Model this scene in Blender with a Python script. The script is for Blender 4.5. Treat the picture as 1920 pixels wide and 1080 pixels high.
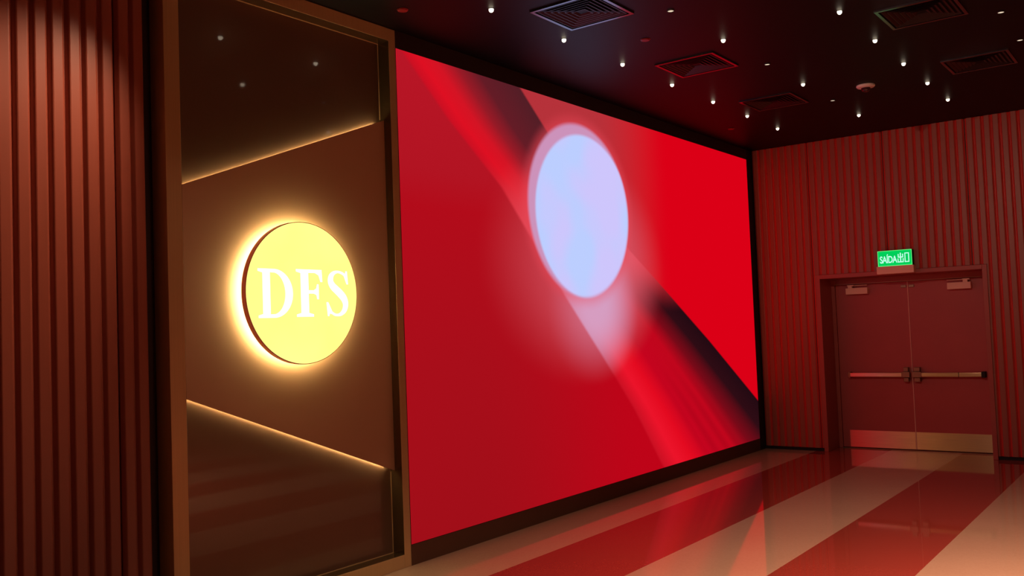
import bpy, bmesh, math, random
from mathutils import Vector, Matrix
for o in list(bpy.data.objects): bpy.data.objects.remove(o)
SC = bpy.context.scene
COL = SC.collection
R = math.radians
PI = math.pi

# ------------------------------------------------------------------ camera
F_PX = 1718.74
YAW, PITCH, ROLL = 0.64323, 0.045844, -0.037567
EYE = Vector((0, 0, 1.62))
fw = Vector((-math.sin(YAW)*math.cos(PITCH), math.cos(YAW)*math.cos(PITCH), math.sin(PITCH)))
r0 = Vector((math.cos(YAW), math.sin(YAW), 0)); u0 = r0.cross(fw)
rr = r0*math.cos(ROLL) + u0*math.sin(ROLL); uu = -r0*math.sin(ROLL) + u0*math.cos(ROLL)
cd = bpy.data.cameras.new('camera'); cam = bpy.data.objects.new('camera', cd); COL.objects.link(cam)
cam.matrix_world = Matrix(((rr.x, uu.x, -fw.x, EYE.x), (rr.y, uu.y, -fw.y, EYE.y), (rr.z, uu.z, -fw.z, EYE.z), (0, 0, 0, 1)))
cd.sensor_width = 36; cd.lens = F_PX/1920*36; cd.clip_start = 0.05; cd.clip_end = 100
SC.camera = cam

# ------------------------------------------------------------------ world, exposure
w = bpy.data.worlds.new('world'); SC.world = w; w.use_nodes = True
w.node_tree.nodes['Background'].inputs[0].default_value = (0.010, 0.006, 0.004, 1)
w.node_tree.nodes['Background'].inputs[1].default_value = 1.0
SC.view_settings.view_transform = 'Standard'
try: SC.view_settings.look = 'None'
except Exception: pass
SC.view_settings.gamma = 1; SC.view_settings.use_curve_mapping = False
SC.view_settings.exposure = 0.0

# ------------------------------------------------------------------ layout (metres)
XW = -4.516       # front plane of the screen wall and portal
XS = -4.600       # face of the slatted wall on the left
YD = 11.254       # face of the slatted far wall
ZC = 3.8035       # ceiling
YDR = 11.68       # face of the door leaves
SY0, SY1, SZ0, SZ1 = 4.7355, 11.09, 0.1424, 3.677   # LED screen
ROOM_X1, ROOM_Y0 = 4.2, -4.6

# ------------------------------------------------------------------ lamps out of view; area lights added as fill for floor and hall
def area(name, loc, size, power, col, rot=(0, 0, 0), sy=None):
    d = bpy.data.lights.new(name, 'AREA'); d.energy = power; d.color = col; d.size = size
    if sy: d.shape = 'RECTANGLE'; d.size_y = sy
    o = bpy.data.objects.new(name, d); COL.objects.link(o); o.location = loc; o.rotation_euler = rot
    return o
def spot(name, loc, power, col, angle, blend, target, rad=0.03):
    d = bpy.data.lights.new(name, 'SPOT'); d.energy = power; d.color = col; d.spot_size = R(angle); d.spot_blend = blend
    d.shadow_soft_size = rad
    o = bpy.data.objects.new(name, d); COL.objects.link(o); o.location = loc
    o.rotation_euler = (Vector(target)-Vector(loc)).to_track_quat('-Z', 'Y').to_euler()
    return o
AREA_FILLS = [
    ('AREA', 'hall_fill_light', (.5, 4.6, ZC-.02), 1.3, 290, (1.0, .57, .39)),
    ('AREA', 'hall_fill_light', (-1.2, -1.6, ZC-.02), 1.0, 12, (1.0, .55, .35)),
]
for k, n, l, s, pw, c in AREA_FILLS: area(n, l, s, pw, c).data.spread = R(115)
# spots out of view: far wall fill and washers of the left slatted wall
spot('far_wall_fill_spot', (-2.3, 3.3, ZC-.04), 215, (1.0, .62, .46), 60, .9, (-2.5, YD, 1.15), .06)  # unseen spot added to brighten the far wall and door
spot('unseen_wall_washer', (-3.74, -2.6, ZC-.03), 300, (1.0, .62, .38), 80, .5, (-4.62, -2.8, 1.5), .04)  # added so the kick plates mirror a warmly lit wall
spot('unseen_wall_washer', (-3.74, 3.09, ZC-.03), 140, (1.0, .58, .36), 60, .85, (-4.60, 1.6, 2.0), .04)

# ------------------------------------------------------------------ material helpers
def S(r, g, b):
    f = lambda c: ((c/255+.055)/1.055)**2.4 if c > 10 else c/255/12.92
    return (f(r), f(g), f(b), 1)
def mat(name, col, rough=.5, metal=0, spec=.5, var=.0, scale=8, stretch=(1, 1, 1), bump=0, coat=0, rvar=0, col2=None):
    m = bpy.data.materials.new(name); m.use_nodes = True; nt = m.node_tree; N = nt.nodes; L = nt.links
    b = N['Principled BSDF']; b.inputs['Roughness'].default_value = rough; b.inputs['Metallic'].default_value = metal
    b.inputs['Specular IOR Level'].default_value = spec; b.inputs['Coat Weight'].default_value = coat; b.inputs['Coat Roughness'].default_value = .04
    tc = N.new('ShaderNodeTexCoord'); mp = N.new('ShaderNodeMapping'); mp.inputs['Scale'].default_value = stretch
    L.new(tc.outputs['Object'], mp.inputs['Vector'])
    nz = N.new('ShaderNodeTexNoise'); nz.inputs['Scale'].default_value = scale; nz.inputs['Detail'].default_value = 5
    L.new(mp.outputs[0], nz.inputs['Vector'])
    mx = N.new('ShaderNodeMix'); mx.data_type = 'RGBA'
    c2 = col2 or tuple(c*(1-var) for c in col[:3])+(1,)
    mx.inputs['A'].default_value = tuple(min(1, c*(1+var)) for c in col[:3])+(1,); mx.inputs['B'].default_value = c2
    L.new(nz.outputs['Fac'], mx.inputs['Factor']); L.new(mx.outputs['Result'], b.inputs['Base Color'])
    if rvar:
        mr = N.new('ShaderNodeMapRange'); mr.inputs['To Min'].default_value = max(0, rough-rvar); mr.inputs['To Max'].default_value = rough+rvar
        L.new(nz.outputs['Fac'], mr.inputs['Value']); L.new(mr.outputs[0], b.inputs['Roughness'])
    if bump:
        bp = N.new('ShaderNodeBump'); bp.inputs['Strength'].default_value = bump; bp.inputs['Distance'].default_value = .002
        L.new(nz.outputs['Fac'], bp.inputs['Height']); L.new(bp.outputs[0], b.inputs['Normal'])
    return m
def emit(name, col, strength):
    m = bpy.data.materials.new(name); m.use_nodes = True; nt = m.node_tree
    nt.nodes.remove(nt.nodes['Principled BSDF']); e = nt.nodes.new('ShaderNodeEmission')
    e.inputs[0].default_value = col; e.inputs[1].default_value = strength
    nt.links.new(e.outputs[0], nt.nodes['Material Output'].inputs[0]); return m

M_slat = mat('mahogany_slat_laminate', S(156, 84, 66), .40, var=.14, scale=3, stretch=(6, 6, .35), bump=.05)
M_groove = mat('groove_screen_red', S(205, 62, 54), .35, var=.05)  # screen's red light put into the colour of the far wall grooves
M_back = mat('dark_backing', S(40, 20, 16), .6, var=.1)
M_plinth = mat('dark_bronze_plinth', S(92, 62, 46), .45, metal=.3, var=.1, scale=3)
M_black = mat('black_recess', S(14, 10, 9), .7, var=.1)
M_ceil = mat('charcoal_ceiling_paint', S(17, 17, 21), .5, spec=.11, var=.06, scale=2)
M_wall = mat('brown_hall_wall', S(110, 62, 46), .6, var=.08, scale=2)
M_bronze = mat('brushed_bronze', S(205, 172, 122), .4, metal=.35, var=.1, scale=5, stretch=(30, 30, .25), rvar=.06)
M_bronze_dk = mat('dark_polished_bronze', S(118, 90, 72), .3, metal=.35, var=.06, scale=2, coat=.7)
M_bronze_mid = mat('satin_bronze_panel', S(188, 148, 116), .48, metal=.15, var=.06, scale=2)
M_edge = mat('polished_brass_edge', S(225, 190, 140), .35, metal=.5, var=.05)
M_door = mat('oxblood_door_laminate', S(178, 74, 70), .45, var=.08, scale=4)
M_doorfr = mat('dark_red_door_frame', S(168, 76, 66), .42, var=.08, scale=4)
M_steel = mat('brushed_steel', S(240, 210, 160), .32, metal=1, var=.12, scale=6, stretch=(.6, 1, 14), rvar=.08)
M_steel_dk = mat('worn_steel', S(150, 125, 100), .38, metal=.9, var=.12, scale=20)
M_beige = mat('beige_painted_metal', S(245, 205, 180), .5, var=.04)
M_white = mat('white_plastic', S(225, 215, 205), .45, var=.03)
M_vent = mat('dark_anodised_vent_metal', S(112, 104, 114), .16, metal=.9, var=.05)
M_ventdk = mat('dark_vent_louvre', S(22, 18, 20), .4, var=.05)
M_redcap = mat('red_sprinkler_cap', S(135, 24, 28), .5, var=.05)
M_rim = mat('red_sign_rim', S(215, 48, 28), .4, var=.05)
M_glassdk = mat('smoked_dome', S(60, 30, 35), .15, var=.1)

for mm in (M_steel,):
    mm.node_tree.nodes['Principled BSDF'].inputs['Anisotropic'].default_value = .9
    mm.node_tree.nodes['Principled BSDF'].inputs['Anisotropic Rotation'].default_value = .25
# ------------------------------------------------------------------ mesh helpers
def newobj(name, bm, m, parent=None, smooth=False, bevel=0):
    me = bpy.data.meshes.new(name); bmesh.ops.recalc_face_normals(bm, faces=bm.faces); bm.to_mesh(me); bm.free()
    o = bpy.data.objects.new(name, me); COL.objects.link(o); me.materials.append(m)
    if smooth:
        for p in me.polygons: p.use_smooth = True
    if bevel:
        b = o.modifiers.new('bevel', 'BEVEL'); b.width = bevel; b.segments = 2; b.limit_method = 'ANGLE'
    if parent: o.parent = parent; o.matrix_parent_inverse = Matrix.Translation(-parent.location) if parent.parent is None else Matrix()
    return o
def box(bm, x0, y0, z0, x1, y1, z1):
    v = [bm.verts.new(p) for p in ((x0,y0,z0),(x1,y0,z0),(x1,y1,z0),(x0,y1,z0),(x0,y0,z1),(x1,y0,z1),(x1,y1,z1),(x0,y1,z1))]
    for f in ((0,3,2,1),(4,5,6,7),(0,1,5,4),(1,2,6,5),(2,3,7,6),(3,0,4,7)): bm.faces.new([v[i] for i in f])
def boxes(*bs):
    bm = bmesh.new()
    for b in bs: box(bm, *b)
    return bm
def lathe(bm, prof, c=(0, 0, 0), axis='z', seg=32):
    rings = []
    for r, h in prof:
        ring = []
        for i in range(seg):
            a = 2*PI*i/seg; p, q = r*math.cos(a), r*math.sin(a)
            P = {'z': (p, q, h), 'x': (h, p, q), 'y': (p, h, q)}[axis]
            ring.append(bm.verts.new((P[0]+c[0], P[1]+c[1], P[2]+c[2])))
        rings.append(ring)
    for a, b in zip(rings, rings[1:]):
        for i in range(seg): bm.faces.new((a[i], a[(i+1) % seg], b[(i+1) % seg], b[i]))
    if prof[0][0] > 1e-5: bm.faces.new(rings[0])
    if prof[-1][0] > 1e-5: bm.faces.new(rings[-1][::-1])
    return bm
def prism(pts, x0, x1):
    """polygon in (y,z), thickness along x"""
    bm = bmesh.new()
    a = [bm.verts.new((x0, y, z)) for y, z in pts]; b = [bm.verts.new((x1, y, z)) for y, z in pts]
    bm.faces.new(a); bm.faces.new(b[::-1]); n = len(pts)
    for i in range(n): bm.faces.new((a[i], a[(i+1) % n], b[(i+1) % n], b[i]))
    return bm
def thing(name, loc, label, cat, group=None):
    o = bpy.data.objects.new(name, None); COL.objects.link(o); o.location = loc; o.empty_display_size = .1
    o['label'] = label; o['category'] = cat
    if group: o['group'] = group
    return o
def struct(o): o['kind'] = 'structure'; return o
def sempty(name, loc=(0, 0, 0)):
    o = bpy.data.objects.new(name, None); COL.objects.link(o); o.location = loc; o['kind'] = 'structure'; return o
def reparent(o, parent):
    """child of a part: keeps world position (parts sit at the thing's frame)"""
    o.parent = parent
    o.matrix_parent_inverse = Matrix() if parent.location.length == 0 else Matrix.Translation(-parent.location)
    return o

# ------------------------------------------------------------------ fluted wall cladding
PITCH_S = 0.0895; FLAT = 0.048; DEPTH = 0.024
def flute_profile(s0, s1):
    """(s, depth) points across a panel: flat slats with V shaped, slightly rounded grooves between"""
    pts = []; n = max(1, round((s1-s0)/PITCH_S)); p = (s1-s0)/n; g = p-FLAT
    V = [(.10, .10), (.25, .42), (.40, .80), (.46, .96), (.54, .96), (.60, .80), (.75, .42), (.90, .10)]
    for i in range(n+1):
        a = s0+i*p-g/2
        for t, d in V:
            q = a+g*t
            if s0 <= q <= s1: pts.append((q, DEPTH*d))
        if i < n: pts += [(a+g-.0005, .0006), (a+g+.0015, 0), (a+g+FLAT-.0015, 0), (a+g+FLAT+.0005, .0006)]
    return pts
def flute_panel(s0, s1, z0, z1, place, deep=1.0, red=False, clip=None):
    bm = bmesh.new(); pr = [(a, d*deep) for a, d in flute_profile(s0, s1)]
    if clip:
        c0, c1 = clip
        def at(q):
            for (a, d), (b_, e) in zip(pr, pr[1:]):
                if a <= q <= b_: return (q, d+(e-d)*(q-a)/max(1e-9, b_-a))
            return (q, pr[0][1] if q < pr[0][0] else pr[-1][1])
        pr = [at(c0)]+[p_ for p_ in pr if c0 < p_[0] < c1]+[at(c1)]
    pr = [(pr[0][0], .032)]+pr+[(pr[-1][0], .032)]
    lo = [bm.verts.new(place(s, d, z0)) for s, d in pr]; hi = [bm.verts.new(place(s, d, z1)) for s, d in pr]
    for i in range(len(pr)-1):
        f = bm.faces.new((lo[i], lo[i+1], hi[i+1], hi[i]))
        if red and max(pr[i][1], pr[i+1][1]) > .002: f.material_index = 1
    bm.faces.new(lo); bm.faces.new(hi[::-1]); bm.faces.new((lo[0], hi[0], hi[-1], lo[-1]))
    return bm

# ------------------------------------------------------------------ floor (polished terrazzo, broad diagonal-to-view stripes)
bm = boxes((-5.0, ROOM_Y0-.2, -.15, ROOM_X1+.2, 12.2, 0))
fl = newobj('floor', bm, bpy.data.materials.new('polished_striped_terrazzo')); struct(fl)
m = fl.data.materials[0]; m.use_nodes = True; nt = m.node_tree; N = nt.nodes; L = nt.links; b = N['Principled BSDF']
tc = N.new('ShaderNodeTexCoord'); sx = N.new('ShaderNodeSeparateXYZ'); L.new(tc.outputs['Object'], sx.inputs[0])
def mth(op, a, bb=None, c=None, clamp=False):
    n = N.new('ShaderNodeMath'); n.operation = op; n.use_clamp = clamp
    for i, v in enumerate((a, bb, c)):
        if v is None: continue
        if isinstance(v, (int, float)): n.inputs[i].default_value = v
        else: L.new(v, n.inputs[i])
    return n.outputs[0]
st = mth('FLOOR', mth('DIVIDE', mth('ADD', sx.outputs['X'], 3.875), .786))
par = mth('ABSOLUTE', mth('MODULO', st, 2.0))
vz = N.new('ShaderNodeTexVoronoi'); vz.inputs['Scale'].default_value = 90; L.new(tc.outputs['Object'], vz.inputs['Vector'])
nz = N.new('ShaderNodeTexNoise'); nz.inputs['Scale'].default_value = 2.2; nz.inputs['Detail'].default_value = 4; L.new(tc.outputs['Object'], nz.inputs['Vector'])
def cmix(fac, A, B):
    n = N.new('ShaderNodeMix'); n.data_type = 'RGBA'
    for s_, v in ((n.inputs['Factor'], fac), (n.inputs['A'], A), (n.inputs['B'], B)):
        if isinstance(v, (int, float, tuple)): s_.default_value = v
        else: L.new(v, s_)
    return n.outputs['Result']
spk = mth('MULTIPLY', vz.outputs['Color'], .5)
bei = cmix(spk, S(192, 160, 134), S(176, 142, 116)); red = cmix(spk, S(156, 62, 50), S(140, 50, 40))
colr = cmix(par, red, bei)
colr = cmix(mth('MULTIPLY', nz.outputs['Fac'], .12), colr, S(110, 80, 66))
L.new(colr, b.inputs['Base Color']); b.inputs['Roughness'].default_value = .05; b.inputs['IOR'].default_value = 1.55
rg = N.new('ShaderNodeMapRange'); rg.inputs['To Min'].default_value = .02; rg.inputs['To Max'].default_value = .07
L.new(nz.outputs['Fac'], rg.inputs['Value']); L.new(rg.outputs[0], b.inputs['Roughness'])

# ceiling, walls
struct(newobj('ceiling', boxes((-5.0, ROOM_Y0-.2, ZC, ROOM_X1+.2, 12.2, ZC+.15)), M_ceil))
struct(newobj('wall_right', boxes((ROOM_X1, ROOM_Y0, 0, ROOM_X1+.15, YD+.05, ZC)), M_wall))
struct(newobj('wall_back', boxes((-4.85, ROOM_Y0-.15, 0, ROOM_X1+.15, ROOM_Y0, ZC)), M_wall))

# left wall backing + slat panels
wl = newobj('wall_left', boxes((-4.85, ROOM_Y0, 0, XS-.0325, 2.86, ZC), (-4.85, 2.86, 0, -4.655, YD+.1, ZC)), M_back); struct(wl)
s_end = 2.6525
newobj('slat_panel', flute_panel(2.6535, 2.825, .05, ZC-.002, lambda s, d, z: (XS-d, s, z)), M_slat, wl)
k = 0
edge = s_end
while edge > ROOM_Y0+.2:
    s0 = edge-.895
    if s0 < ROOM_Y0: break
    p = newobj('slat_panel', flute_panel(s0+.004, edge-.004, .05, ZC-.002, lambda s, d, z: (XS-d, s, z)), M_slat, wl)
    edge = s0
bl = struct(newobj('baseboard_left', boxes((XS-.0325, ROOM_Y0, 0, XS-.010, 2.86, .05)), M_black))
# far wall with opening
DX0, DX1, DZ = -3.7636, -1.8665, 2.151    # outer edges of door frame
Yb = YD+.0325
wf = newobj('wall_far', boxes((-4.85, Yb, 0, DX0, YD+.6, ZC), (DX1, Yb, 0, ROOM_X1+.15, YD+.6, ZC), (DX0, Yb, DZ, DX1, YD+.6, ZC),
                              (DX0, YD+.56, 0, DX1, YD+.62, DZ)), M_back); struct(wf)
JX = -3.801-PITCH_S*0
edges = [-4.512, -3.801, -2.906, -2.011, -1.116, -.221, .674, 1.569, 2.464, 3.359, 4.19]
for a, c in zip(edges, edges[1:]):
    a += .005; c -= .005
    pl = lambda s, d, z: (s, YD+d, z)
    segs = []
    if c <= DX0 or a >= DX1: segs = [(a, c, .04, ZC-.002)]
    elif a < DX0: segs = [(a, DX0, .04, ZC-.002), (DX0, c, DZ+.002, ZC-.002)]
    elif c > DX1: segs = [(a, DX1+.001, DZ+.002, ZC-.002), (DX1+.001, c, .04, ZC-.002)]
    else: segs = [(a, c, DZ+.002, ZC-.002)]
    for s0, s1, z0, z1 in segs:
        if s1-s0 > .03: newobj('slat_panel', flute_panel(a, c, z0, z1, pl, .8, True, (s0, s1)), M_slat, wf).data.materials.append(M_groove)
struct(newobj('baseboard_far', boxes((-4.516, YD+.018, 0, DX0-.003, Yb, .04), (DX1+.003, YD+.018, 0, ROOM_X1, Yb, .04)), M_black))

# trim round the screen: header, sill and end strip
struct(newobj('trim_1', boxes((-4.655, SY0, SZ1, XW, SY1+.002, ZC)), M_back))
struct(newobj('trim_2', boxes((-4.655, SY0, 0, XW, SY1+.002, SZ0)), M_plinth))
struct(newobj('trim_3', boxes((-4.655, SY1+.002, 0, XW, YD+.03, ZC)), M_black))

# ------------------------------------------------------------------ LED video screen
scr = thing('video_screen', (XW, (SY0+SY1)/2, SZ0), 'huge LED video screen showing a pale glowing disc and dark diagonal beam on red', 'screen')
W_, H_ = SY1-SY0, SZ1-SZ0
newobj('screen_cabinet', boxes((-4.60, SY0+.004, SZ0+.004, XW-.001, SY1-.004, SZ1-.004)), M_black, scr)
bm = boxes((0, 0, 0, .003, W_-.008, H_-.008))
disp = newobj('display', bm, bpy.data.materials.new('led_screen_picture'), scr)
disp.location = (XW-.001, SY0+.004, SZ0+.004)
m = disp.data.materials[0]; m.use_nodes = True; nt = m.node_tree; N = nt.nodes; L = nt.links
N.remove(N['Principled BSDF']); em = N.new('ShaderNodeEmission'); L.new(em.outputs[0], N['Material Output'].inputs[0])
tc = N.new('ShaderNodeTexCoord'); sx = N.new('ShaderNodeSeparateXYZ'); L.new(tc.outputs['Object'], sx.inputs[0])
Y, Z = sx.outputs['Y'], sx.outputs['Z']                    # metres from the lower left corner of the picture
u = mth('DIVIDE', Y, W_); v = mth('DIVIDE', Z, H_)
def curve(x, pts):
    n = N.new('ShaderNodeFloatCurve'); c = n.mapping.curves[0]
    pts = sorted(pts)
    while len(c.points) < len(pts): c.points.new(.5, .5)
    for p_, (a, bb) in zip(c.points, pts): p_.location = (a, bb); p_.handle_type = 'VECTOR'
    n.mapping.update(); L.new(x, n.inputs['Value']); return n.outputs[0]
def sstep(x, a, bb):
    n = N.new('ShaderNodeMapRange'); n.interpolation_type = 'SMOOTHSTEP'; L.new(x, n.inputs['Value'])
    n.inputs['From Min'].default_value = a; n.inputs['From Max'].default_value = bb
    if a > bb:
        n.inputs['From Min'].default_value = bb; n.inputs['From Max'].default_value = a
        n.inputs['To Min'].default_value = 1; n.inputs['To Max'].default_value = 0
    return n.outputs[0]
def ramp(x, stops):
    n = N.new('ShaderNodeValToRGB'); cr = n.color_ramp
    while len(cr.elements) < len(stops): cr.elements.new(.5)
    for e, (p_, c) in zip(cr.elements, stops): e.position = p_; e.color = c
    L.new(x, n.inputs[0]); return n.outputs[0]
def circ(cy, cz, ry, rz):
    a = mth('DIVIDE', mth('SUBTRACT', Y, cy), ry); c = mth('DIVIDE', mth('SUBTRACT', Z, cz), rz)
    return mth('SQRT', mth('ADD', mth('MULTIPLY', a, a), mth('MULTIPLY', c, c)))
uL = curve(v, [(0, .594), (.014, .586), (.181, .507), (.337, .419), (.492, .328), (.626, .254), (.748, .187), (.876, .087), (1, .006)])
uR = mth('MULTIPLY', curve(v, [(a_, b_/1.25) for a_, b_ in ((0, 1.125), (.133, 1.0), (.358, .788), (.514, .631), (.629, .512), (.76, .405), (.899, .302), (1, .235))]), 1.25)
t = mth('DIVIDE', mth('SUBTRACT', u, uL), mth('SUBTRACT', uR, uL))
inL = sstep(mth('SUBTRACT', u, uL), -.004, .006); inR = sstep(mth('SUBTRACT', u, uR), -.004, .004)
# fields
left = ramp(v, [(0, S(160, 14, 24)), (.35, S(168, 14, 26)), (.68, S(178, 12, 26)), (.76, S(178, 20, 34)), (1, S(184, 22, 38))])
left = cmix(sstep(u, .1, .55), left, S(190, 4, 24))
right = cmix(sstep(u, .40, .66), S(182, 50, 58), S(219, 0, 22))
bu = ramp(t, [(0, S(200, 16, 34)), (.12, S(222, 16, 34)), (.26, S(212, 20, 36)), (.44, S(150, 26, 38)), (.62, S(100, 28, 38)), (1, S(82, 30, 38))])
bl_ = ramp(t, [(0, S(200, 16, 34)), (.10, S(236, 20, 42)), (.20, S(228, 10, 32)), (.32, S(196, 4, 30)), (.52, S(192, 6, 28)), (.66, S(120, 10, 24)), (.82, S(46, 12, 20)), (1, S(34, 10, 18))])
band = cmix(sstep(v, .78, .50), bu, bl_)
band = cmix(mth('MULTIPLY', sstep(v, .82, .66), sstep(v, .45, .62)), band, S(226, 44, 56))
stripe = mth('MULTIPLY', mth('MULTIPLY', mth('ADD', mth('SINE', mth('MULTIPLY', t, 70.0)), 1.0), .10), mth('MULTIPLY', sstep(v, .35, .1), mth('MULTIPLY', sstep(t, .25, .35), sstep(t, .72, .55))))
band = cmix(stripe, band, S(120, 0, 16))
img = cmix(inL, left, cmix(inR, band, right))
# halos
hw = circ(.378*W_, .585*H_, 1.52, 1.10)
halo = mth('MULTIPLY', sstep(hw, 1.06, .35), mth('ADD', .42, mth('MULTIPLY', sstep(u, .2, .42), .30)))
halo = mth('MULTIPLY', halo, mth('SUBTRACT', 1.0, mth('MULTIPLY', inR, .25)))
img = cmix(halo, img, cmix(inL, S(214, 86, 100), S(224, 108, 126)))
h2 = circ(.405*W_, .47*H_, .85, .75)
halo2 = mth('MULTIPLY', sstep(h2, 1.0, .15), mth('ADD', .22, mth('MULTIPLY', inL, .62)))
img = cmix(halo2, img, S(212, 166, 204))
d1 = circ(.378*W_, .721*H_, .845, .80)
img = cmix(mth('MULTIPLY', sstep(d1, 1.18, .96), .5), img, S(230, 70, 84))
d1n = sstep(d1, 1.035, .965)
img = cmix(d1n, img, S(204, 146, 186))
dA = circ(.391*W_, .706*H_, .82, .762)
inner = mth('MULTIPLY', sstep(dA, 1.03, .975), d1n)
nzz = N.new('ShaderNodeTexNoise'); nzz.inputs['Scale'].default_value = 1.6; nzz.inputs['Detail'].default_value = 1; L.new(tc.outputs['Object'], nzz.inputs['Vector'])
img = cmix(inner, img, cmix(sstep(nzz.outputs['Fac'], .35, .65), S(188, 206, 255), S(206, 198, 252)))
L.new(img, em.inputs[0]); em.inputs[1].default_value = 1.0

# ------------------------------------------------------------------ portal niche with the round sign
PY0, PY1 = 2.886, 4.7335
NY0, NY1, NZ0, NZ1 = 2.983, 4.668, .090, 3.712
por = thing('display_niche', (-4.6, (PY0+PY1)/2, 0), 'bronze framed wall niche with polished dark panels and glowing diagonal edges behind the round sign', 'wall niche')
newobj('portal_frame', boxes((-4.653, PY0, 0, XW, NY0, ZC-.002), (-4.653, NY1, 0, XW, PY1, ZC-.002), (-4.653, NY0, 0, XW, NY1, NZ0), (-4.653, NY0, NZ1, XW, NY1, ZC-.002)), M_bronze, por, bevel=.0015)
XB = -4.625
M_jambdk = mat('darkened_jamb_bronze', S(112, 84, 58), .22, metal=.7, var=.06)  # added skins, darker bronze to tone down LED glow on inner faces
for e_ in ((XB, NY1-.002, NZ0, XW-.002, NY1, NZ1), (XB, NY0, NZ0, XW-.002, NY0+.002, NZ1), (XB, NY0+.002, NZ1-.002, XW-.002, NY1-.002, NZ1), (XB, NY0+.002, NZ0, XW-.002, NY1-.002, NZ0+.002)):
    newobj('jamb_dark_skin', boxes(e_), M_jambdk, por)
newobj('back_panel', boxes((XB-.02, NY0, NZ0, XB, NY1, NZ1)), M_bronze_dk, por)
tl, tr, br_, bl2 = (NY0+.003, 2.500), (NY1-.003, 3.148), (NY1-.003, .668), (NY0+.003, 1.318)
XM = -4.583
newobj('raised_panel', prism([bl2, br_, tr, tl], XM-.012, XM), M_bronze_mid, por)
# carrier behind the raised panel with LED strips on its sloping edges
ins = .026
c_tl, c_tr, c_br, c_bl = (tl[0]+.01, tl[1]-ins), (tr[0]-.01, tr[1]-ins), (br_[0]-.01, br_[1]+ins), (bl2[0]+.01, bl2[1]+ins)
newobj('panel_carrier', prism([c_bl, c_br, c_tr, c_tl], XB+.001, XM-.0125), M_black, por)
M_led = emit('warm_led_strip', S(255, 236, 170), 48.0)
newobj('light_strip', prism([(c_tl[0]-.005, c_tl[1]+.001), (c_tr[0]-.05, c_tr[1]-.018), (c_tr[0]-.05, c_tr[1]-.012), (c_tl[0]-.005, c_tl[1]+.007)], XB+.003, XB+.013), M_led, por)
newobj('light_strip', prism([(c_bl[0]-.005, c_bl[1]-.007), (c_br[0]-.05, c_br[1]+.012), (c_br[0]-.05, c_br[1]+.018), (c_bl[0]-.005, c_bl[1]-.001)], XB+.003, XB+.013), M_led, por)
# thin brass edges where the niche back meets its sides
for e_ in ((XB, NY1-.005, tr[1]+.01, XB+.005, NY1-.002, NZ1-.004), (XB, NY1-.005, NZ0+.005, XB+.005, NY1-.002, br_[1]-.01),
           (XB, NY0, NZ1-.005, XB+.005, NY1-.002, NZ1-.002), (XB, NY0, NZ0+.002, XB+.005, NY1-.002, NZ0+.005)):
    newobj('edge_trim', boxes(e_), M_edge, por)

# round sign
SCY, SCZ, SR = 3.818, 1.902, .447
sg = thing('illuminated_sign', (XM, SCY, SCZ), 'round glowing yellow sign with white serif letters mounted on the bronze niche panel', 'sign')
XF = -4.490
bm = bmesh.new(); lathe(bm, [(SR-.02, XF-.040), (SR, XF-.038), (SR, XF), (SR-.004, XF+.001), (SR-.004, XF-.004)], (0, SCY, SCZ), 'x', 96)
newobj('sign_rim', bm, M_rim, sg)
bm = bmesh.new(); lathe(bm, [(SR-.004, XF-.003), (SR-.004, XF), (.0001, XF)], (0, SCY, SCZ), 'x', 96)
M_face = bpy.data.materials.new('backlit_yellow_face'); M_face.use_nodes = True
nt = M_face.node_tree; N = nt.nodes; L = nt.links; N.remove(N['Principled BSDF']); e = N.new('ShaderNodeEmission'); L.new(e.outputs[0], N['Material Output'].inputs[0])
tc = N.new('ShaderNodeTexCoord'); nz = N.new('ShaderNodeTexNoise'); nz.inputs['Scale'].default_value = 2.2; L.new(tc.outputs['Object'], nz.inputs['Vector'])
L.new(cmix(nz.outputs['Fac'], S(255, 252, 120), S(255, 246, 150)), e.inputs[0]); e.inputs[1].default_value = 1.15
newobj('sign_face', bm, M_face, sg)
for q in (-.2, .2):
    bm = bmesh.new(); lathe(bm, [(.018, XM+.001), (.018, XF-.040)], (0, SCY+q, SCZ), 'x', 16)
    newobj('standoff', bm, M_steel_dk, sg)
bm = bmesh.new(); lathe(bm, [(.33, XF-.0415), (.43, XF-.0415), (.43, XF-.046), (.33, XF-.046), (.33, XF-.0415)], (0, SCY, SCZ), 'x', 96)
newobj('halo_light', bm, emit('halo_led_ring', S(255, 244, 172), 21.0), sg)
M_let = emit('white_letter_glow', (1, 1, .96, 1), 1.5)
def poly_letter(name, outer, inners, oy, oz, w, h):
    """outlines given in unit box (0..1, 0..1), filled through a flat curve turned into a mesh"""
    cu = bpy.data.curves.new(name, 'CURVE'); cu.dimensions = '2D'; cu.fill_mode = 'BOTH'; cu.extrude = .0008
    for poly in [outer]+inners:
        sp = cu.splines.new('POLY'); sp.points.add(len(poly)-1); sp.use_cyclic_u = True
        for p_, (a, c) in zip(sp.points, poly): p_.co = (a*w, c*h, 0, 1)
    o = bpy.data.objects.new(name+'_tmp', cu); COL.objects.link(o)
    dg = bpy.context.evaluated_depsgraph_get(); me = bpy.data.meshes.new_from_object(o.evaluated_get(dg)); bpy.data.objects.remove(o)
    me.name = name
    for vv in me.vertices: x, y, z = vv.co; vv.co = (XF+.0022+z, oy+x, oz+y)
    ob = bpy.data.objects.new(name, me); COL.objects.link(ob); me.materials.clear(); me.materials.append(M_let)
    ob.parent = sg; ob.matrix_parent_inverse = Matrix.Translation(-sg.location); return ob
def arc(cx, cy, rx, ry, a0, a1, n):
    return [(cx+rx*math.cos(R(a0+(a1-a0)*i/n)), cy+ry*math.sin(R(a0+(a1-a0)*i/n))) for i in range(n+1)]
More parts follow.
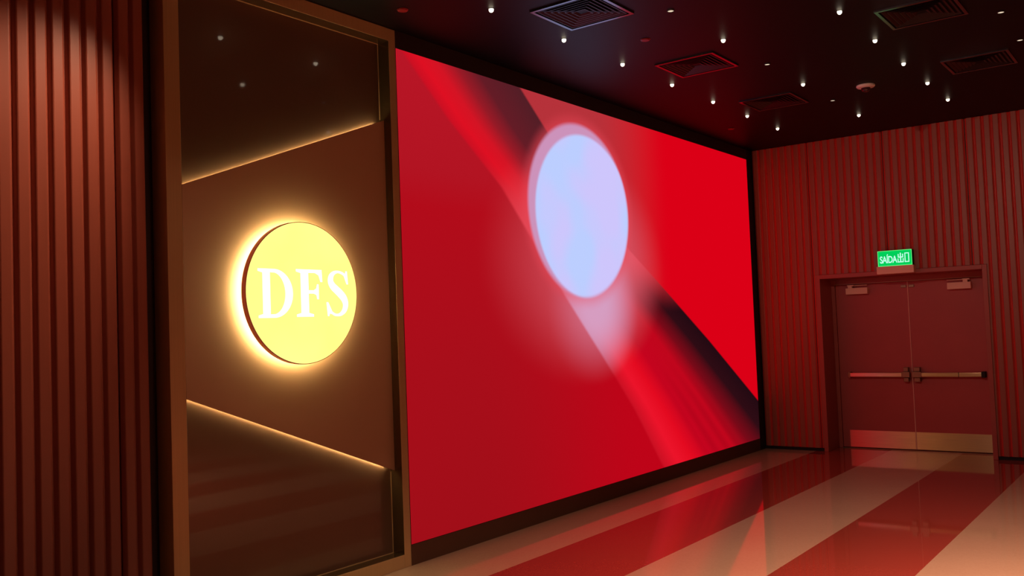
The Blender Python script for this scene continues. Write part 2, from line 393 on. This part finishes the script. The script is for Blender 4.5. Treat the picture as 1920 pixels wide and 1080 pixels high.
D_out = [(0, 0), (0, .05), (.13, .08), (.13, .92), (0, .95), (0, 1)]+[(.42, 1)]+arc(.45, .5, .55, .5, 88, -88, 24)+[(.42, 0)]
D_in = [(.34, .07)]+[(.34, .93)]+arc(.42, .5, .36, .43, 80, -80, 20)
poly_letter('letter', D_out, [D_in], 3.462, 1.748, .262, .298)
F_out = [(0, 0), (0, .05), (.17, .08), (.17, .92), (0, .95), (0, 1), (.98, 1), (1.0, .74), (.93, .74), (.86, .88), (.72, .93), (.46, .93),
         (.46, .56), (.66, .56), (.76, .60), (.79, .69), (.85, .69), (.85, .37), (.79, .37), (.76, .46), (.66, .49), (.46, .49), (.46, .08), (.64, .05), (.64, 0)]
poly_letter('letter', F_out, [], 3.752, 1.752, .212, .298)
key = [(.90, .80, .012), (.80, .905, .040), (.66, .950, .040), (.50, .965, .040), (.34, .935, .065), (.225, .86, .10), (.20, .755, .115), (.29, .655, .125), (.45, .575, .13), (.62, .49, .135), (.77, .39, .13),
       (.835, .27, .115), (.78, .145, .095), (.63, .060, .060), (.47, .035, .040), (.31, .055, .040), (.16, .13, .035), (.065, .235, .012)]
cl = []
for i in range(len(key)-1):
    p0, p1, p2, p3 = key[max(0, i-1)], key[i], key[i+1], key[min(len(key)-1, i+2)]
    for q in range(6):
        t_ = q/6
        cl.append(tuple(.5*((2*b1)+(-b0+b2)*t_+(2*b0-5*b1+4*b2-b3)*t_*t_+(-b0+3*b1-3*b2+b3)*t_**3) for b0, b1, b2, b3 in zip(p0, p1, p2, p3)))
cl.append(key[-1])
Lp, Rp = [], []
for i, (x, y, wd) in enumerate(cl):
    a = cl[max(0, i-1)]; c = cl[min(len(cl)-1, i+1)]; dx, dy = c[0]-a[0], (c[1]-a[1])*1.5; n_ = math.hypot(dx, dy) or 1
    Lp.append((x-dy/n_*wd, y+dx/n_*wd/1.5)); Rp.append((x+dy/n_*wd, y-dx/n_*wd/1.5))
# the stroke outline, with an upright serif at either end
S_out = [(.97, .70), (.93, .985), (.875, .985), (.85, .935)] + Rp[7:-8] + [(.075, .31), (0, .31), (.045, .015), (.105, .015), (.13, .07)] + Lp[5:-10][::-1] + [(.905, .70)]
poly_letter('letter', S_out, [], 3.995, 1.750, .196, .302)

# ------------------------------------------------------------------ double exit door
door = sempty('door_1', ((DX0+DX1)/2, YDR, 0)); door['label'] = 'dark red double fire door in a deep frame under the green sign'
IX0, IX1, IZ = DX0+.050, DX1-.050, DZ-.050      # opening
newobj('door_frame', boxes((DX0, YD-.012, 0, IX0, YDR+.06, DZ), (IX1, YD-.012, 0, DX1, YDR+.06, DZ), (IX0, YD-.012, IZ, IX1, YDR+.06, DZ),
                           (IX0, YDR-.02, 0, IX0+.045, YDR+.06, IZ), (IX1-.012, YDR-.02, 0, IX1, YDR+.06, IZ), (IX0+.045, YDR-.02, 2.032, IX1-.012, YDR+.06, IZ)), M_doorfr, door, bevel=.003)
newobj('threshold', boxes((IX0+.045, YDR-.03, 0, IX1-.012, YDR+.06, .006)), M_steel_dk, door)
CX = -2.808
newobj('header_highlight', boxes((IX0+.045, YDR-.023, 2.032, IX1-.012, YDR-.019, 2.036)), M_edge, door)  # bright highlight along the header gap, put in as a pale strip
LX0, LX1 = IX0+.048, IX1-.015
for side, a, c in ((-1, LX0, CX-.003), (1, CX+.003, LX1)):
    leaf = newobj('door_leaf', boxes((a, YDR, .012, c, YDR+.045, 2.028)), M_door, door, bevel=.002)
    leaf.matrix_parent_inverse = Matrix.Translation(-door.location)
    kx0, kx1 = (-3.580, c-.004) if side < 0 else (a+.004, -1.984)
    reparent(newobj('kick_plate', boxes((kx0, YDR-.003, .016, kx1, YDR, .222)), M_steel, None), leaf)
    # panic bar
    YB = 11.62
    if side < 0: bx0, bx1, lx0, lx1 = -3.531, -2.88, -2.892, -2.838
    else: bx0, bx1, lx0, lx1 = -2.72, -2.035, -2.775, -2.708
    reparent(newobj('push_bar', boxes((bx0, YB-.035, .885, bx1, YB, .935)), M_steel, None, bevel=.006), leaf)
    xm = bx0+.25*(1 if side > 0 else 1)
    bar2 = boxes((lx0-.02, YB-.045, .880, lx1+.02, YB-.002, .945), (lx0, YB-.02, .826, lx1, YDR, .872), (lx0, YB-.02, .950, lx1, YDR, .998), (lx0+.006, YB-.01, .872, lx1-.006, YDR, .950))
    reparent(newobj('latch_case', bar2, M_steel_dk, None, bevel=.003), leaf)
    ex = bx0 if side < 0 else bx1
    reparent(newobj('bar_bracket', boxes((ex-.012, YB-.038, .876, ex+.030 if side > 0 else ex+.02, YDR, .944)), M_steel_dk if side < 0 else M_black, None, bevel=.004), leaf)
    if side > 0: reparent(newobj('bar_joint', boxes((-2.287, YB-.037, .883, -2.281, YB, .937)), M_black, None), leaf)
    # closer
    q0, q1 = (-3.519, -3.257) if side < 0 else (-2.356, -2.103)
    reparent(newobj('closer_body', boxes((q0, YDR-.080, 1.903, q1, YDR, 1.980)), M_beige, None, bevel=.004), leaf)
    ax = q0+.05 if side < 0 else q1-.06
    bm = boxes((ax-.025, YDR-.068, 1.980, ax+.025, YDR-.02, 2.008), (min(ax, ax+.20*(1 if side < 0 else -1)), YDR-.05, 2.006, max(ax, ax+.20*(1 if side < 0 else -1)), YDR-.030, 2.014),
               (ax-.03 if side > 0 else ax-.03, YDR-.075, 2.006, ax+.05, YDR-.01, 2.020))
    reparent(newobj('closer_arm', bm, M_beige, None, bevel=.002), leaf)
    hx = CX-.045 if side < 0 else CX+.045
    reparent(newobj('top_bolt', boxes((hx-.03, YDR-.018, 1.955, hx+.03, YDR, 1.985)), M_steel_dk, None, bevel=.003), leaf)
    if side > 0: reparent(newobj('meeting_strip', boxes((CX-.003, YDR-.006, .014, CX+.003, YDR+.002, 2.026)), M_beige, None), leaf)

# ------------------------------------------------------------------ exit sign
ex = thing('exit_sign', (-2.806, YD-.02, 2.11), 'green glowing exit sign with beige base above the double door', 'sign')
newobj('housing', boxes((-3.012, 11.150, 2.108, -2.602, YD+.001, 2.198)), M_beige, ex, bevel=.004)
newobj('sign_case', boxes((-2.995, 11.176, 2.199, -2.618, YD-.002, 2.378)), M_black, ex)
pn = newobj('light_panel', boxes((-2.997, 11.168, 2.199, -2.620, 11.175, 2.379)), emit('green_backlit_panel', S(0, 205, 90), 1.0), ex)
M_grim = emit('pale_green_border', S(110, 245, 130), 1.05)
newobj('panel_border', boxes((-2.997, 11.1668, 2.199, -2.620, 11.168, 2.205), (-2.997, 11.1668, 2.373, -2.620, 11.168, 2.379), (-2.997, 11.1668, 2.205, -2.991, 11.168, 2.373), (-2.626, 11.1668, 2.205, -2.620, 11.168, 2.373)), M_grim, ex)
M_wl = emit('white_sign_lettering', S(185, 250, 225), 1.1)
tcv = bpy.data.curves.new('lettering', 'FONT'); tcv.body = 'SA\u00cdDA'; tcv.size = .1; tcv.extrude = .0004; tcv.space_character = .92; tcv.offset = .0022
to = bpy.data.objects.new('tmp', tcv); COL.objects.link(to)
dg = bpy.context.evaluated_depsgraph_get(); me = bpy.data.meshes.new_from_object(to.evaluated_get(dg)); bpy.data.objects.remove(to)
xs = [vv.co.x for vv in me.vertices]; ys = [vv.co.y for vv in me.vertices]; x0, x1 = min(xs), max(xs); y1 = .0729
for vv in me.vertices:
    x, y, z = vv.co; vv.co = (-2.973+(x-x0)/(x1-x0)*.192, 11.1665-z, 2.237+y/y1*.082)
lt = bpy.data.objects.new('lettering', me); COL.objects.link(lt); me.materials.clear(); me.materials.append(M_wl)
lt.parent = ex; lt.matrix_parent_inverse = Matrix.Translation(-ex.location)
def bars(rects, ox, oz, w_, h_):
    return boxes(*[(ox+a*w_, 11.1658, oz+c*h_, ox+bb*w_, 11.1672, oz+d*h_) for a, c, bb, d in rects])
chu = [(.41, .05, .59, 1), (.05, .50, .95, .61), (.05, .56, .21, .88), (.79, .56, .95, .88), (0, .0, 1, .11), (0, .06, .15, .42), (.85, .06, 1, .42)]
kou = [(0, 0, 1, .10), (0, .88, 1, .98), (0, 0, .2, .98), (.8, 0, 1, .98)]
newobj('lettering', bars(chu, -2.776, 2.233, .066, .112), M_wl, ex)
newobj('lettering', bars(kou, -2.699, 2.233, .050, .112), M_wl, ex)

# ------------------------------------------------------------------ ceiling fixtures
M_star = emit('warm_pin_lamp', S(255, 236, 205), 6.0)
M_ring = mat('dark_lamp_ring', S(24, 20, 20), .5, metal=.1)
def make_pin():
    t_ = thing('pin_spotlight', (0, 0, ZC), '', 'ceiling light')
    bm = bmesh.new(); lathe(bm, [(.023, 0), (.023, -.002), (.018, -.003), (.016, 0)], (0, 0, 0), 'z', 20)
    newobj('trim_ring', bm, M_ring, None).parent = t_
    bm = bmesh.new(); lathe(bm, [(.0160, -.001), (.0165, -.009), (.0140, -.017), (.009, -.022), (.0045, -.0245), (.0001, -.025)], (0, 0, 0), 'z', 16)
    newobj('lens', bm, M_star, None, smooth=True).parent = t_
    return t_
def make_slot():
    t_ = thing('recessed_spotlight', (0, 0, ZC), '', 'ceiling light')
    bm = bmesh.new(); lathe(bm, [(.027, 0), (.027, -.003), (.022, -.008), (.021, 0)], (0, 0, 0), 'z', 20)
    newobj('trim_ring', bm, M_ring, None).parent = t_
    bm = bmesh.new(); lathe(bm, [(.0205, -.001), (.0205, -.005), (.0001, -.0055)], (0, 0, 0), 'z', 20)
    newobj('lens', bm, emit('dim_recessed_lamp', S(255, 230, 200), .9), None).parent = t_
    return t_
def dup(root, loc):
    r_ = root.copy(); COL.objects.link(r_); r_.location = loc
    for ch in root.children:
        c_ = ch.copy(); COL.objects.link(c_); c_.parent = r_
    return r_
pin, slot = make_pin(), make_slot()
ORD = ['nearest', 'second', 'third', 'fourth', 'fifth', 'sixth', 'seventh', 'eighth']
rows = [10.135, 9.262, 8.41, 7.53, 6.635, 5.755, 4.866]
def lab(n, line): return ('%s pin light from the far wall in the ceiling line %s' % (ORD[n], line)).replace('nearest pin light from', 'pin light closest to')
used = {'p': False, 's': False}
def put(kind, x, y, label, group):
    src = pin if kind == 'p' else slot
    if not used[kind]: used[kind] = True; o = src; o.location = (x, y, ZC)
    else: o = dup(src, (x, y, ZC))
    o['label'] = label; o['group'] = group
for n, y in enumerate(rows): put('p', -3.735, y, lab(n, 'beside the video screen'), 'pin spotlights beside the screen')
for n, y in enumerate([10.10, 9.228, 8.36, 7.49, 6.60]): put('p', -1.938, y, lab(n, 'over the stripes, outermost'), 'pin spotlights in the outer line')
for n, y in enumerate([10.139, 8.403, 6.624]): put('p', -2.834, y, lab(n, 'between the air vents'), 'pin spotlights in the middle line')
put('p', -3.735, 3.98, 'pin light right above the round sign niche, reflected in its dark top panel', 'pin spotlights beside the screen')
put('p', -3.735, 3.09, 'pin light above the left edge of the bronze niche frame', 'pin spotlights beside the screen')
put('p', -2.834, 4.84, 'pin light nearest the camera in the line between the air vents', 'pin spotlights in the middle line')
for n, y in enumerate([9.261, 7.524, 5.744]): put('s', -2.834, y, lab(n, 'between the air vents').replace('pin light', 'dim lamp').replace('pin', 'dim'), 'dim recessed lamps in the middle line')
for n, y in enumerate([8.334, 7.454]): put('s', -1.042, y, ('dim lamp at the right edge of the ceiling, ' + ('nearer the far wall' if n == 0 else 'farther from the far wall')), 'dim recessed lamps at the right edge')
# light thrown down by the pin lamps
for x, ys_ in ((-3.735, rows+[3.98, 3.09]), (-1.938, [10.1, 8.36, 6.6, 4.9, 3.1]), (-2.834, [9.26, 7.52, 5.74])):
    for y in ys_:
        pw = 14 if (x < -3.7 and y < 3.5) else 10 if (x < -3.7 and y < 4.5) else 5
        spot('pin_beam', (x, y, ZC-.03), pw, (1.0, .66, .46), 76, .6, (x, y, 0), .015)

def make_vent():
    t_ = thing('air_vent', (0, 0, ZC), '', 'air vent'); h = .262
    bm = bmesh.new()
    def sq(r1, r2, z0, z1):
        for a in ((-r2, -r2, r2, -r1), (-r2, r1, r2, r2), (-r2, -r1, -r1, r1), (r1, -r1, r2, r1)): box(bm, a[0], a[1], z0, a[2], a[3], z1)
    sq(h-.022, h, -.012, 0); newobj('vent_frame', bm, M_vent, None).parent = t_
    bm = bmesh.new()
    r_ = .225
    while r_ > .03:
        # sloping square louvres, one within the other
        lo = [bm.verts.new((sx_*(r_), sy_*(r_), -.010)) for sx_, sy_ in ((-1,-1),(1,-1),(1,1),(-1,1))]
        hi = [bm.verts.new((sx_*(r_-.022), sy_*(r_-.022), -.001)) for sx_, sy_ in ((-1,-1),(1,-1),(1,1),(-1,1))]
        l2 = [bm.verts.new((sx_*(r_-.004), sy_*(r_-.004), -.010)) for sx_, sy_ in ((-1,-1),(1,-1),(1,1),(-1,1))]
        for i in range(4):
            j = (i+1) % 4
            bm.faces.new((lo[i], lo[j], l2[j], l2[i])); bm.faces.new((l2[i], l2[j], hi[j], hi[i])); bm.faces.new((lo[j], lo[i], hi[i], hi[j]))
        r_ -= .034
    newobj('louvre', bm, M_ventdk, None).parent = t_
    return t_
v0 = make_vent()
VT = [(-3.305, 5.34, 'square air vent with pale frame and nested louvres nearest the camera'), (-3.290, 7.112, 'square air vent with red lit edges above the middle of the video screen'),
      (-3.29, 8.87, 'barely visible dark square air vent left of the smoke detector'), (-1.49, 7.04, 'dark air vent near the top right, farther from the far wall'), (-1.42, 8.80, 'dark air vent near the top right, nearer the far wall')]
for i, (x, y, lb) in enumerate(VT):
    o = v0 if i == 0 else dup(v0, (x, y, ZC)); o.location = (x, y, ZC); o['label'] = lb; o['group'] = 'square ceiling air vents'
sm = thing('smoke_detector', (-2.412, 8.905, ZC), 'round beige smoke detector with small dark dome on the dark ceiling', 'smoke detector')
bm = bmesh.new(); lathe(bm, [(.082, 0), (.084, -.010), (.076, -.020), (.040, -.026), (.036, -.026)], (0, 0, 0), 'z', 40); newobj('base', bm, M_white, None, smooth=False).parent = sm
bm = bmesh.new(); lathe(bm, [(.042, -.026), (.042, -.036), (.036, -.040), (.036, -.046), (.030, -.056), (.016, -.062), (.0001, -.063)], (0, 0, 0), 'z', 32); newobj('sensor_dome', bm, M_glassdk, None).parent = sm
caps = [(-4.182, 4.468, 'small red round sprinkler cover on the ceiling near the niche corner'), (-3.281, 6.198, 'small red round sprinkler cover between the two lit air vents'), (-4.13, 9.755, 'small red sprinkler cover close to the far upper corner of the screen')]
def make_cap():
    t_ = thing('sprinkler_cover', (0, 0, ZC), '', 'sprinkler')
    bm = bmesh.new(); lathe(bm, [(.034, -.004), (.034, -.008), (.028, -.010), (.0001, -.010)], (0, 0, 0), 'z', 28); newobj('cap', bm, M_redcap, None).parent = t_
    bm = bmesh.new(); lathe(bm, [(.038, 0), (.038, -.003), (.030, -.005)], (0, 0, 0), 'z', 28); newobj('ring', bm, M_redcap, None).parent = t_
    return t_
c0 = make_cap()
for i, (x, y, lb) in enumerate(caps):
    o = c0 if i == 0 else dup(c0, (x, y, ZC)); o.location = (x, y, ZC); o['label'] = lb; o['group'] = 'red ceiling sprinkler covers'
